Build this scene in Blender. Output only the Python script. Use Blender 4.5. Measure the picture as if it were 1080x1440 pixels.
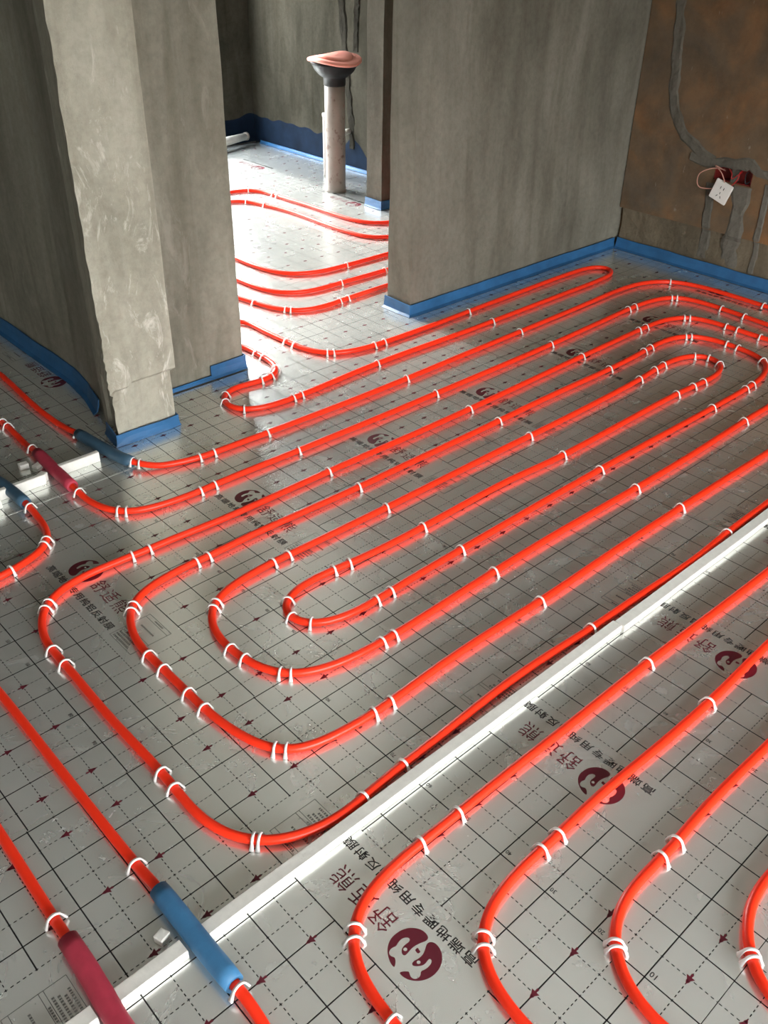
import bpy, bmesh, math, random
import numpy as np
from mathutils import Matrix, Vector, noise

scene = bpy.context.scene
col = scene.collection
for o in list(bpy.data.objects):
    bpy.data.objects.remove(o)
random.seed(7)

# ------------------------------------------------------------------ camera
F = 1282.67                       # focal length in pixels of the 1080x1440 frame
def rodrigues(w):
    w = np.array(w); t = np.linalg.norm(w); k = w / t
    K = np.array([[0, -k[2], k[1]], [k[2], 0, -k[0]], [-k[1], k[0], 0]])
    return np.eye(3) + math.sin(t) * K + (1 - math.cos(t)) * K @ K
CM = rodrigues((2.050495022, -0.791561695, 0.442768297))   # rows: right, down, forward
CC = np.array((-0.8495330, -0.1808513, 1.4038097))
cam_data = bpy.data.cameras.new('camera')
cam = bpy.data.objects.new('camera', cam_data); col.objects.link(cam)
cam_data.sensor_fit = 'VERTICAL'; cam_data.sensor_height = 36.0; cam_data.sensor_width = 27.0
cam_data.lens = F / 1440 * 36.0
cam_data.clip_start = 0.02
m4 = Matrix.Identity(4)
for i in range(3):
    m4[i][0] = CM[0][i]; m4[i][1] = -CM[1][i]; m4[i][2] = -CM[2][i]; m4[i][3] = CC[i]
cam.matrix_world = m4
scene.camera = cam

# ------------------------------------------------------------------ sky and exposure
world = bpy.data.worlds.new('sky'); scene.world = world; world.use_nodes = True
wn = world.node_tree.nodes; wl = world.node_tree.links
bg = wn['Background']
wtc = wn.new('ShaderNodeTexCoord'); wsep = wn.new('ShaderNodeSeparateXYZ')
wramp = wn.new('ShaderNodeValToRGB')
wl.new(wtc.outputs['Generated'], wsep.inputs[0]); wl.new(wsep.outputs['Z'], wramp.inputs[0])
wramp.color_ramp.elements[0].position = 0.0; wramp.color_ramp.elements[0].color = (0.30, 0.29, 0.27, 1)
wramp.color_ramp.elements[1].position = 0.06; wramp.color_ramp.elements[1].color = (1.0, 0.985, 0.96, 1)
e = wramp.color_ramp.elements.new(1.0); e.color = (0.82, 0.91, 1.0, 1)
wl.new(wramp.outputs[0], bg.inputs[0]); bg.inputs[1].default_value = 35.0
scene.view_settings.view_transform = 'Standard'
scene.view_settings.look = 'None'
scene.view_settings.gamma = 1.0
scene.view_settings.use_curve_mapping = False
scene.view_settings.exposure = -0.2

sun_data = bpy.data.lights.new('sun', 'SUN'); sun_data.energy = 14.5; sun_data.angle = math.radians(5.0); sun_data.color = (1.0, 0.97, 0.92)
sun = bpy.data.objects.new('sun', sun_data); col.objects.link(sun)
sun.rotation_euler = Vector((-0.055, -0.86, -0.49)).to_track_quat('-Z', 'Y').to_euler()      # through the washroom window
# the two daylight openings (x0, x1, z0, z1): front wall (y = -2.5) and back wall (y = 5.28)
YF, YB = -2.5, 5.28
WIN_F = (-1.8, 1.1, 0.05, 1.55)
WIN_B = (0.98, 2.74, 0.12, 1.95)
def portal(name, loc, rot, sx, sy):
    l = bpy.data.lights.new(name, 'AREA'); l.shape = 'RECTANGLE'; l.size = sx; l.size_y = sy
    l.cycles.is_portal = True
    o = bpy.data.objects.new(name, l); col.objects.link(o); o.location = loc; o.rotation_euler = rot
portal('daylight_front', ((WIN_F[0] + WIN_F[1]) / 2, YF - 0.02, (WIN_F[2] + WIN_F[3]) / 2), (math.pi / 2, 0, 0), WIN_F[1] - WIN_F[0], WIN_F[3] - WIN_F[2])
portal('daylight_back', ((WIN_B[0] + WIN_B[1]) / 2, YB + 0.02, (WIN_B[2] + WIN_B[3]) / 2), (-math.pi / 2, 0, 0), WIN_B[1] - WIN_B[0], WIN_B[3] - WIN_B[2])

# ------------------------------------------------------------------ pixel -> place on the floor
def px(x, y, z=0.0):
    d = np.array([(x - 540) / F, (y - 720) / F, 1.0]) @ CM
    t = (z - CC[2]) / d[2]
    return CC + t * d
def to_px(P):
    d = (np.asarray(P, float) - CC) @ CM.T
    return np.stack([540 + F * d[..., 0] / d[..., 2], 720 + F * d[..., 1] / d[..., 2]], -1)

# ------------------------------------------------------------------ materials
class NT:
    def __init__(s, name):
        s.m = bpy.data.materials.new(name); s.m.use_nodes = True
        s.t = s.m.node_tree; s.n = s.t.nodes; s.l = s.t.links
        s.p = s.n['Principled BSDF']
    def new(s, typ, **kw):
        nd = s.n.new(typ)
        for k, v in kw.items(): setattr(nd, k, v)
        return nd
    def put(s, sock, v):
        if hasattr(v, 'is_output') or isinstance(v, bpy.types.NodeSocket): s.l.new(v, sock)
        else: sock.default_value = v
    def math(s, op, a, b=0.0, c=None):
        nd = s.new('ShaderNodeMath', operation=op)
        s.put(nd.inputs[0], a); s.put(nd.inputs[1], b)
        if c is not None: s.put(nd.inputs[2], c)
        return nd.outputs[0]
    def coord(s, which='Object', scale=(1, 1, 1)):
        tc = s.new('ShaderNodeTexCoord'); mp = s.new('ShaderNodeMapping')
        s.l.new(tc.outputs[which], mp.inputs[0]); mp.inputs['Scale'].default_value = scale
        return mp.outputs[0]
    def pos(s, scale=(1, 1, 1)):
        g = s.new('ShaderNodeNewGeometry'); mp = s.new('ShaderNodeMapping')
        s.l.new(g.outputs['Position'], mp.inputs[0]); mp.inputs['Scale'].default_value = scale
        return mp.outputs[0]
    def noise(s, vec, scale, detail=4, rough=0.55, dist=0.0):
        nd = s.new('ShaderNodeTexNoise'); s.l.new(vec, nd.inputs['Vector'])
        nd.inputs['Scale'].default_value = scale; nd.inputs['Detail'].default_value = detail
        nd.inputs['Roughness'].default_value = rough; nd.inputs['Distortion'].default_value = dist
        return nd.outputs[0]
    def ramp(s, fac, stops):
        r = s.new('ShaderNodeValToRGB'); s.l.new(fac, r.inputs[0])
        els = r.color_ramp.elements
        while len(els) < len(stops): els.new(0.5)
        for e, (p, c) in zip(els, stops):
            e.position = p; e.color = (*c, 1) if len(c) == 3 else c
        return r.outputs[0]
    def mix(s, fac, a, b, mode='MIX'):
        nd = s.new('ShaderNodeMix', data_type='RGBA', blend_type=mode)
        s.put(nd.inputs[0], fac)
        for k, v in ((6, a), (7, b)):
            if isinstance(v, tuple): v = (*v, 1) if len(v) == 3 else v
            s.put(nd.inputs[k], v)
        return nd.outputs[2]
    def bump(s, h, strength, dist):
        b = s.new('ShaderNodeBump'); b.inputs['Strength'].default_value = strength
        b.inputs['Distance'].default_value = dist; s.l.new(h, b.inputs['Height'])
        s.l.new(b.outputs[0], s.p.inputs['Normal'])
        return b
    def set(s, **kw):
        names = dict(color='Base Color', rough='Roughness', metal='Metallic', spec='Specular IOR Level', trans='Transmission Weight', coat='Coat Weight')
        for k, v in kw.items():
            if isinstance(v, tuple) and len(v) == 3: v = (*v, 1)
            s.put(s.p.inputs[names[k]], v)
        return s.m

def concrete(name, lo, mid, hi, rough=0.85, streak=1.0, bump=0.5, smear=0.0, hi2=(0.72, 0.71, 0.64), spec=0.3):
    n = NT(name)
    big = n.noise(n.pos((1, 1, 0.45)), 3.2, 5, 0.6, 0.4)
    streaks = n.noise(n.pos((4.5, 4.5, 0.5)), 2.3, 4, 0.55, 0.8)
    fine = n.noise(n.pos(), 45, 6, 0.65)
    c = n.ramp(big, [(0.3, lo), (0.5, mid), (0.72, hi)])
    sfac = n.ramp(streaks, [(0.33, (0.72, 0.70, 0.66)), (0.52, (1, 1, 1)), (0.75, (1.10, 1.10, 1.08))])
    c = n.mix(0.75 * streak, c, sfac, 'MULTIPLY')
    ff = n.ramp(fine, [(0.3, (0.75, 0.75, 0.74)), (0.6, (1.05, 1.05, 1.05))])
    c = n.mix(0.6, c, ff, 'MULTIPLY')
    if smear:
        sm = n.ramp(n.noise(n.pos((2.2, 2.2, 0.9)), 5.0, 7, 0.72, 1.3), [(0.57, (0, 0, 0)), (0.68, (1, 1, 1))])
        c = n.mix(n.math('MULTIPLY', sm, smear), c, hi2)
    pits = n.noise(n.pos(), 14, 8, 0.7)
    h = n.math('ADD', pits, n.math('MULTIPLY', streaks, 0.35))
    n.bump(h, bump, 0.012)
    return n.set(color=c, rough=rough, spec=spec)

M = {}
M['concrete'] = concrete('concrete_grey', (0.16, 0.155, 0.122), (0.235, 0.228, 0.184), (0.31, 0.303, 0.25), smear=0.35, hi2=(0.36, 0.35, 0.30))
M['middle'] = concrete('concrete_middle_shaded', (0.12, 0.116, 0.092), (0.175, 0.170, 0.138), (0.23, 0.225, 0.186), smear=0.2, hi2=(0.26, 0.25, 0.21))  # grey concrete darkened to stand for the weaker light on this wall
M['partition'] = concrete('concrete_partition_shaded', (0.055, 0.052, 0.042), (0.085, 0.081, 0.066), (0.12, 0.115, 0.095), rough=0.95, spec=0.05)  # shaded copy of the grey concrete, the partition's shade is in the colour
M['washroom'] = concrete('concrete_washroom_shaded', (0.024, 0.023, 0.017), (0.042, 0.040, 0.031), (0.064, 0.061, 0.048), rough=0.95, spec=0.03)  # grey concrete again, washroom shade painted in as a very dark tone
M['plaster'] = concrete('plaster_light', (0.27, 0.263, 0.212), (0.375, 0.366, 0.302), (0.48, 0.47, 0.395), bump=0.8, smear=0.75)
M['dark_concrete'] = concrete('concrete_shell', (0.13, 0.125, 0.105), (0.19, 0.182, 0.155), (0.25, 0.24, 0.21), streak=0.7)
M['ceiling'] = concrete('concrete_ceiling', (0.44, 0.435, 0.41), (0.55, 0.545, 0.52), (0.62, 0.615, 0.59), streak=0.2)

def brown_wall():
    n = NT('brown_plaster')
    a = n.noise(n.pos(), 2.6, 5, 0.6, 0.6)
    b = n.noise(n.pos((1, 1, 1)), 9, 6, 0.65)
    c = n.ramp(a, [(0.33, (0.115, 0.095, 0.070)), (0.48, (0.155, 0.108, 0.066)), (0.68, (0.25, 0.128, 0.055))])
    d = n.ramp(b, [(0.3, (0.6, 0.6, 0.6)), (0.6, (1.05, 1.05, 1.05))])
    c = n.mix(0.7, c, d, 'MULTIPLY')
    spk = n.ramp(n.noise(n.pos((1, 1.4, 0.6)), 26, 3, 0.5), [(0.70, (0, 0, 0)), (0.76, (1, 1, 1))])
    c = n.mix(n.math('MULTIPLY', spk, 0.35), c, (0.36, 0.33, 0.28))
    n.bump(n.noise(n.pos(), 16, 8, 0.7), 0.5, 0.012)
    return n.set(color=c, rough=0.9, spec=0.2)
M['brown'] = brown_wall()
M['brown_base'] = concrete('brown_bare_brick', (0.10, 0.085, 0.06), (0.15, 0.125, 0.085), (0.20, 0.165, 0.115), bump=0.9)
M['chase'] = concrete('cement_fill', (0.085, 0.08, 0.068), (0.13, 0.122, 0.10), (0.18, 0.17, 0.145), bump=1.0)
M['chase_light'] = concrete('groove_dark', (0.010, 0.0095, 0.008), (0.022, 0.021, 0.017), (0.05, 0.047, 0.039), bump=1.0, rough=0.95, spec=0.03)

def film():
    n = NT('foil_film_grid')
    tc = n.new('ShaderNodeTexCoord'); sep = n.new('ShaderNodeSeparateXYZ')
    n.l.new(tc.outputs['Object'], sep.inputs[0])
    s, t = sep.outputs['X'], sep.outputs['Y']
    u = n.math('MULTIPLY', s, 10.0); v = n.math('MULTIPLY', t, 10.0)
    def line(c, off, w):
        f = n.math('FRACT', n.math('ADD', c, 0.5 + off))
        return n.math('LESS_THAN', n.math('ABSOLUTE', n.math('SUBTRACT', f, 0.5)), w)
    def dash(c):
        return n.math('LESS_THAN', n.math('FRACT', n.math('ADD', n.math('MULTIPLY', c, 10.0), 0.27)), 0.54)
    solid = n.math('MAXIMUM', line(u, 0, 0.0118), line(v, 0, 0.0118))
    dashed = n.math('MAXIMUM', n.math('MULTIPLY', line(u, 0.5, 0.0080), dash(v)), n.math('MULTIPLY', line(v, 0.5, 0.0080), dash(u)))
    lines = n.math('MAXIMUM', solid, dashed)
    tm = n.math('MULTIPLY', n.math('FRACT', n.math('MULTIPLY', t, 2.0)), 0.5)       # position inside the 50 cm repeat
    blank = n.math('MULTIPLY', n.math('MULTIPLY', n.math('GREATER_THAN', tm, 0.1515), n.math('LESS_THAN', tm, 0.2985)),
                   n.math('MULTIPLY', n.math('GREATER_THAN', s, 0.252), n.math('LESS_THAN', s, 0.748)))
    ink = n.math('MULTIPLY', lines, n.math('SUBTRACT', 1.0, blank))
    pos = n.pos()
    soft = n.noise(pos, 5.0, 3, 0.5, 0.8)
    fine = n.noise(pos, 24.0, 2, 0.5, 1.2)
    where = n.ramp(n.noise(pos, 2.1, 2, 0.5), [(0.61, (0, 0, 0)), (0.70, (1, 1, 1))])
    ridge = n.math('ABSOLUTE', n.math('SUBTRACT', n.noise(n.pos((1, 1.5, 1)), 22, 2, 0.5, 2.2), 0.5))
    crinkle = n.math('MULTIPLY', ridge, n.math('MULTIPLY', where, 1.0))
    h = n.math('ADD', n.math('ADD', soft, n.math('MULTIPLY', fine, 0.06)), n.math('MULTIPLY', crinkle, 1.5))
    n.bump(h, 0.12, 0.012)
    dust = n.ramp(n.noise(pos, 3.0, 4, 0.55, 0.5), [(0.35, (0, 0, 0)), (0.75, (1, 1, 1))])
    smudge = n.ramp(n.noise(n.pos((1, 1, 1)), 6.5, 5, 0.58, 1.8), [(0.55, (0, 0, 0)), (0.82, (1, 1, 1))])
    rough = n.math('ADD', n.math('ADD', 0.235, n.math('MULTIPLY', dust, 0.06)), n.math('MULTIPLY', smudge, 0.06))
    base = n.mix(n.math('MULTIPLY', dust, 0.35), (0.85, 0.885, 0.855), (0.76, 0.78, 0.735))
    scuff = n.math('MULTIPLY', n.ramp(n.noise(n.pos((1.4, 0.8, 1)), 32, 4, 0.6, 3.0), [(0.66, (0, 0, 0)), (0.72, (1, 1, 1))]), n.ramp(n.noise(pos, 2.7, 2, 0.5), [(0.52, (0, 0, 0)), (0.64, (1, 1, 1))]))
    base = n.mix(n.math('MULTIPLY', scuff, 0.6), base, (0.92, 0.92, 0.90))
    base = n.mix(ink, base, (0.012, 0.012, 0.013))
    metal = n.math('MULTIPLY', n.math('SUBTRACT', 1.0, ink), n.math('SUBTRACT', 0.76, n.math('ADD', n.math('MULTIPLY', smudge, 0.13), n.math('MULTIPLY', scuff, 0.35))))
    return n.set(color=base, rough=rough, metal=metal, spec=0.4)
M['film'] = film()

def plain(name, color, rough=0.5, metal=0.0, spec=0.5, vary=0.0, nscale=20, bump=0.0):
    n = NT(name)
    if vary:
        nz = n.noise(n.pos(), nscale, 4, 0.6)
        lo = tuple(c * (1 - vary) for c in color); hi = tuple(min(1, c * (1 + vary)) for c in color)
        n.set(color=n.ramp(nz, [(0.3, lo), (0.7, hi)]))
        if bump: n.bump(nz, bump, 0.004)
    else: n.set(color=color)
    return n.set(rough=rough, metal=metal, spec=spec)
M['ink_black'] = plain('ink_black', (0.012, 0.012, 0.013), 0.45)
M['ink_maroon'] = plain('ink_maroon', (0.105, 0.006, 0.018), 0.45)
M['pipe'] = plain('pipe_red', (0.90, 0.034, 0.009), 0.34, spec=0.32, vary=0.06, nscale=4)
M['clip'] = plain('clip_white', (0.80, 0.785, 0.77), 0.4)
M['foam'] = plain('foam_white', (0.70, 0.695, 0.65), 0.75, vary=0.06, nscale=60, bump=0.3)
M['blue_film'] = plain('blue_edge_film', (0.024, 0.115, 0.27), 0.42, vary=0.2, nscale=14, bump=0.3)
M['blue_coat'] = plain('blue_waterproof_coat', (0.0045, 0.011, 0.024), 0.85, spec=0.08, vary=0.35, nscale=9, bump=0.3)
M['sleeve_blue'] = plain('sleeve_blue', (0.040, 0.165, 0.33), 0.55, vary=0.15, nscale=25, bump=0.2)
M['sleeve_blue_shaded'] = plain('sleeve_blue_shaded', (0.035, 0.085, 0.135), 0.5, vary=0.15, nscale=25, bump=0.2)  # same blue sleeve, dimmer light on it put into a darker, greyer colour
M['sleeve_red'] = plain('sleeve_crimson', (0.40, 0.030, 0.060), 0.6, vary=0.15, nscale=25, bump=0.2)
M['pvc'] = None
def pvc():
    n = NT('dirty_shaded_pvc')
    a = n.noise(n.pos((1, 1, 0.8)), 22, 6, 0.7)
    spk = n.ramp(a, [(0.57, (0, 0, 0)), (0.66, (1, 1, 1))])
    sep = n.new('ShaderNodeSeparateXYZ'); n.l.new(n.pos(), sep.inputs[0])
    c = n.ramp(n.noise(n.pos(), 6, 4, 0.6), [(0.3, (0.20, 0.176, 0.155)), (0.7, (0.27, 0.246, 0.222))])  # white pvc greyed to paint in the shaded side of the standing pipe
    c = n.mix(n.math('MULTIPLY', spk, 0.85), c, (0.10, 0.055, 0.04))
    return n.set(color=c, rough=0.45)
M['pvc'] = pvc()
M['pvc_clean'] = plain('pvc_clean', (0.62, 0.60, 0.55), 0.4, vary=0.1)
M['black_rubber'] = plain('black_plastic', (0.008, 0.008, 0.009), 0.5, spec=0.25)
M['salmon'] = plain('salmon_plastic', (0.80, 0.33, 0.27), 0.45, vary=0.06)
M['red_box'] = plain('red_box_plastic', (0.16, 0.012, 0.010), 0.5)
M['plate'] = plain('socket_white', (0.78, 0.77, 0.74), 0.35)
M['wire_red'] = plain('wire_red', (0.45, 0.02, 0.02), 0.4)
M['wire_pink'] = plain('wire_pink', (0.55, 0.28, 0.22), 0.4)
M['wire_dark'] = plain('wire_dark', (0.02, 0.025, 0.03), 0.4)
M['slab'] = plain('slab_concrete', (0.3, 0.29, 0.27), 0.9, vary=0.2)
M['alu'] = plain('window_frame_aluminium', (0.55, 0.55, 0.55), 0.4, metal=0.6)
M['glass'] = None
def glass():
    n = NT('window_glass')
    mx = n.new('ShaderNodeMixShader'); tr = n.new('ShaderNodeBsdfTransparent'); gl = n.new('ShaderNodeBsdfGlossy')
    gl.inputs['Roughness'].default_value = 0.02
    mx.inputs[0].default_value = 0.06
    n.l.new(tr.outputs[0], mx.inputs[1]); n.l.new(gl.outputs[0], mx.inputs[2])
    n.l.new(mx.outputs[0], n.n['Material Output'].inputs[0])
    return n.m
M['glass'] = glass()

# ------------------------------------------------------------------ mesh helpers
def mesh_obj(name, verts, faces, mat, parent=None, smooth=False, loc=None):
    me = bpy.data.meshes.new(name)
    me.from_pydata([tuple(map(float, v)) for v in verts], [], faces); me.update()
    if mat: me.materials.append(M[mat] if isinstance(mat, str) else mat)
    if smooth: me.polygons.foreach_set('use_smooth', [True] * len(me.polygons))
    o = bpy.data.objects.new(name, me); col.objects.link(o)
    if parent: o.parent = parent
    if loc is not None: o.location = loc
    return o
def tag(o, label, cat, group=None):
    o['label'] = label; o['category'] = cat
    if group: o['group'] = group
    return o
def struct(o):
    o['kind'] = 'structure'; return o
def empty(name, loc=(0, 0, 0), rz=0.0):
    o = bpy.data.objects.new(name, None); col.objects.link(o); o.location = loc; o.rotation_euler = (0, 0, rz)
    o.empty_display_size = 0.05
    return o
def boxes(*bs):
    V, Fc = [], []
    for (x0, x1, y0, y1, z0, z1) in bs:
        b = len(V)
        V += [(x0, y0, z0), (x1, y0, z0), (x1, y1, z0), (x0, y1, z0), (x0, y0, z1), (x1, y0, z1), (x1, y1, z1), (x0, y1, z1)]
        Fc += [tuple(b + i for i in f) for f in ((0, 3, 2, 1), (4, 5, 6, 7), (0, 1, 5, 4), (1, 2, 6, 5), (2, 3, 7, 6), (3, 0, 4, 7))]
    return V, Fc
def bevel_box(name, sx, sy, sz, mat, parent=None, bev=0.002, jitter=0.0, seg=1, cuts=None):
    bm = bmesh.new(); bmesh.ops.create_cube(bm, size=1.0)
    for v in bm.verts:
        v.co = Vector((v.co.x * sx, v.co.y * sy, (v.co.z + 0.5) * sz))
    bmesh.ops.bevel(bm, geom=bm.edges[:], offset=bev, segments=seg, affect='EDGES')
    if jitter:
        for v in bm.verts:
            v.co += Vector((random.uniform(-1, 1), random.uniform(-1, 1), random.uniform(-1, 1))) * jitter
    me = bpy.data.meshes.new(name); bm.to_mesh(me); bm.free(); me.materials.append(M[mat])
    o = bpy.data.objects.new(name, me); col.objects.link(o)
    if parent: o.parent = parent
    return o
def extrude_outline(pts, zs, disp=None, close_top=True):
    """closed outline (list of (x,y)) swept through heights zs; disp(x,y,z) -> offset vector"""
    n = len(pts); V, Fc = [], []
    for z in zs:
        for (x, y) in pts:
            p = Vector((x, y, z))
            if disp: p = p + disp(p)
            V.append(tuple(p))
    for k in range(len(zs) - 1):
        for i in range(n):
            j = (i + 1) % n
            Fc.append((k * n + i, k * n + j, (k + 1) * n + j, (k + 1) * n + i))
    Fc.append(tuple((len(zs) - 1) * n + i for i in range(n)))
    Fc.append(tuple(reversed(range(n))))
    return V, Fc
def subdiv_outline(pts, step):
    out = []
    for i in range(len(pts)):
        a = Vector(pts[i]); b = Vector(pts[(i + 1) % len(pts)])
        k = max(1, int((b - a).length / step)) if (b - a).length < 1.5 else 12
        for q in range(k): out.append(tuple(a.lerp(b, q / k)))
    return out
def tube(path, radius, seg=12, cap=True, inner=None):
    """sweep a ring along a 3-D path (Vectors); radius scalar or list; inner = open end with wall"""
    n = len(path); V, Fc = [], []
    R = radius if hasattr(radius, '__len__') else [radius] * n
    up0 = Vector((0, 0, 1))
    prev = None
    for i in range(n):
        t = (path[min(i + 1, n - 1)] - path[max(i - 1, 0)]).normalized()
        side = t.cross(up0)
        if side.length < 0.05: side = prev if prev is not None else t.cross(Vector((1, 0, 0)))
        side.normalize()
        if prev is not None and side.dot(prev) < 0 and abs(t.z) > 0.5: side = -side
        prev = side
        up = side.cross(t).normalized()
        for k in range(seg):
            a = 2 * math.pi * k / seg
            V.append(path[i] + side * (R[i] * math.cos(a)) + up * (R[i] * math.sin(a)))
    for i in range(n - 1):
        for k in range(seg):
            l = (k + 1) % seg
            Fc.append((i * seg + k, i * seg + l, (i + 1) * seg + l, (i + 1) * seg + k))
    if inner is None:
        if cap:
            Fc.append(tuple(reversed(range(seg)))); Fc.append(tuple((n - 1) * seg + k for k in range(seg)))
    else:
        for e in (0, n - 1):
            b = len(V)
            c = path[e]
            for k in range(seg):
                V.append(c + (V[e * seg + k] - c) * (inner / R[e]))
            for k in range(seg):
                l = (k + 1) % seg
                q = (e * seg + k, e * seg + l, b + l, b + k)
                Fc.append(q if e else tuple(reversed(q)))
    return V, Fc
def lathe(prof, seg=24):
    V, Fc = [], []
    for (r, z) in prof:
        for k in range(seg):
            a = 2 * math.pi * k / seg
            V.append((r * math.cos(a), r * math.sin(a), z))
    for i in range(len(prof) - 1):
        for k in range(seg):
            l = (k + 1) % seg
            Fc.append((i * seg + k, i * seg + l, (i + 1) * seg + l, (i + 1) * seg + k))
    Fc.append(tuple(reversed(range(seg)))); Fc.append(tuple((len(prof) - 1) * seg + k for k in range(seg)))
    return V, Fc

# ================================================================== ROOM SHELL
H = 2.75
XL, XR = -2.4, 3.02
XRB = 3.02
V, Fc = boxes((XL - 0.2, XR + 0.25, YF - 0.2, YB + 0.2, -0.12, -0.004))
struct(mesh_obj('floor', V, Fc, 'slab'))
V, Fc = boxes((XL - 0.2, XR + 0.25, YF - 0.2, YB + 0.2, H, H + 0.12))
struct(mesh_obj('ceiling', V, Fc, 'ceiling'))
V, Fc = boxes((XL - 0.2, XL, YF - 0.2, YB + 0.2, -0.004, H))
struct(mesh_obj('wall_left', V, Fc, 'ceiling'))
def wall_with_window(name, y0, y1, w, mat):
    x0, x1, z0, z1 = w
    V, Fc = boxes((XL, x0, y0, y1, -0.004, H), (x1, XR + 0.25, y0, y1, -0.004, H), (x0, x1, y0, y1, -0.004, z0), (x0, x1, y0, y1, z1, H))
    return struct(mesh_obj(name, V, Fc, mat))
wall_with_window('wall_front', YF - 0.2, YF, WIN_F, 'dark_concrete')
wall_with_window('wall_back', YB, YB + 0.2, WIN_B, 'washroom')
def window(name, w, y, npanes):
    root = struct(empty(name, ((w[0] + w[1]) / 2, y, w[2])))
    hw = (w[1] - w[0]) / 2; hh = w[3] - w[2]; t = 0.05
    V, Fc = boxes((-hw, hw, -t / 2, t / 2, 0, t), (-hw, hw, -t / 2, t / 2, hh - t, hh), (-hw, -hw + t, -t / 2, t / 2, t, hh - t), (hw - t, hw, -t / 2, t / 2, t, hh - t))
    mesh_obj('window_frame', V, Fc, 'alu', root)
    pw = (2 * hw - 2 * t) / npanes
    for k in range(npanes):
        a = -hw + t + k * pw
        if k:
            V, Fc = boxes((a - 0.02, a + 0.02, -t / 2, t / 2, t, hh - t)); mesh_obj('mullion', V, Fc, 'alu', root)
        V, Fc = boxes((a + (0.02 if k else 0), a + pw - (0.02 if k < npanes - 1 else 0), -0.003, 0.003, t, hh - t))
        mesh_obj('pane', V, Fc, 'glass', root)
window('window_1', WIN_F, YF - 0.1, 3)
window('window_2', WIN_B, YB + 0.1, 2)

# ---- brown wall on the right, with the opening of the junction box
BOX = (1.685, 1.862, 0.405, 0.475)           # y0, y1, z0, z1 of the hole
y0, y1, z0, z1 = BOX
YW = 2.31
V, Fc = boxes((XR, XR + 0.2, YF, YW, 0.19, z0), (XR, XR + 0.2, YF, YW, z1, H), (XR, XR + 0.2, YF, y0, z0, z1), (XR, XR + 0.2, y1, YW, z0, z1), (XR + 0.06, XR + 0.2, y0, y1, z0, z1), (XR + 0.03, XR + 0.2, YF, YW + 0.1, -0.004, 0.2))
wall_r = struct(mesh_obj('wall_right', V, Fc, 'brown'))
V, Fc = [], []
ys = np.arange(YF, YW + 0.001, 0.035)
nz = 9
for y in ys:                                  # bare lower band, set back a little, with a ragged upper edge
    top = 0.195 + 0.012 * noise.noise(Vector((y * 6, 3.1, 0))) + 0.006 * noise.noise(Vector((y * 23, 1.1, 0)))
    for k in range(nz):
        z = -0.004 + (top + 0.02) * k / (nz - 1)
        d = 0.010 + 0.008 * noise.noise(Vector((y * 9, z * 9, 0.3))) + 0.004 * noise.noise(Vector((y * 30, z * 30, 0.3)))
        V.append((XR + d, y, z))
for i in range(len(ys) - 1):
    for k in range(nz - 1):
        Fc.append((i * nz + k, i * nz + k + 1, (i + 1) * nz + k + 1, (i + 1) * nz + k))
mesh_obj('bare_brick_band', V, Fc, 'brown_base', wall_r)
def wall_patch(name, pts, width, mat, parent, depth=0.004, xw=XR):
    """rough cement strip lying on the wall plane x = xw; pts in (y, z)"""
    P = []
    for i in range(len(pts) - 1):
        a = Vector(pts[i]); b = Vector(pts[i + 1]); k = max(2, int((b - a).length / 0.018))
        P += [a.lerp(b, q / k) for q in range(k)]
    P.append(Vector(pts[-1]))
    V, Fc = [], []
    seed = random.random() * 50
    for i, p in enumerate(P):
        t = (P[min(i + 1, len(P) - 1)] - P[max(i - 1, 0)]).normalized(); nrm = Vector((-t.y, t.x))
        wl_ = width * (0.5 + 0.28 * noise.noise(Vector((i * 0.3, seed, 0))) + 0.08 * noise.noise(Vector((i * 1.3, seed, 4)))); wr_ = width * (0.5 + 0.28 * noise.noise(Vector((i * 0.3, seed + 9, 0))) + 0.08 * noise.noise(Vector((i * 1.3, seed, 8))))
        for k, off in enumerate((-wl_, -wl_ * 0.7, -wl_ * 0.2, wr_ * 0.25, wr_ * 0.7, wr_)):
            q = p + nrm * off
            dd = 0.0 if k in (0, 5) else depth * (1.0 + 0.9 * noise.noise(Vector((q.x * 35, q.y * 35, seed))))
            V.append((xw - 0.0008 - dd + (0.011 if xw == XR and parent.name == 'wall_right' and q.y < 0.185 else 0), q.x, q.y))
    for i in range(len(P) - 1):
        for k in range(5):
            Fc.append((i * 6 + k, i * 6 + k + 1, (i + 1) * 6 + k + 1, (i + 1) * 6 + k))
    return mesh_obj(name, V, Fc, mat, parent)
wall_patch('cement_chase', [(2.17, 1.9), (2.17, 1.07), (2.13, 0.72), (2.08, 0.60), (1.97, 0.51), (1.875, 0.475)], 0.050, 'chase', wall_r)
wall_patch('cement_chase', [(1.99, 0.475), (1.90, 0.47), (1.70, 0.495), (1.66, 0.47), (1.30, 0.43), (0.8, 0.42)], 0.040, 'chase', wall_r)
wall_patch('cement_chase', [(1.865, 0.39), (1.855, 0.30), (1.85, 0.20), (1.85, 0.06)], 0.050, 'chase', wall_r)
wall_patch('cement_chase', [(1.72, 0.40), (1.715, 0.28), (1.72, 0.15), (1.715, 0.05)], 0.085, 'chase', wall_r)
wall_patch('cement_chase', [(1.61, 0.43), (1.60, 0.2), (1.60, 0.05)], 0.03, 'chase', wall_r)
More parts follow.
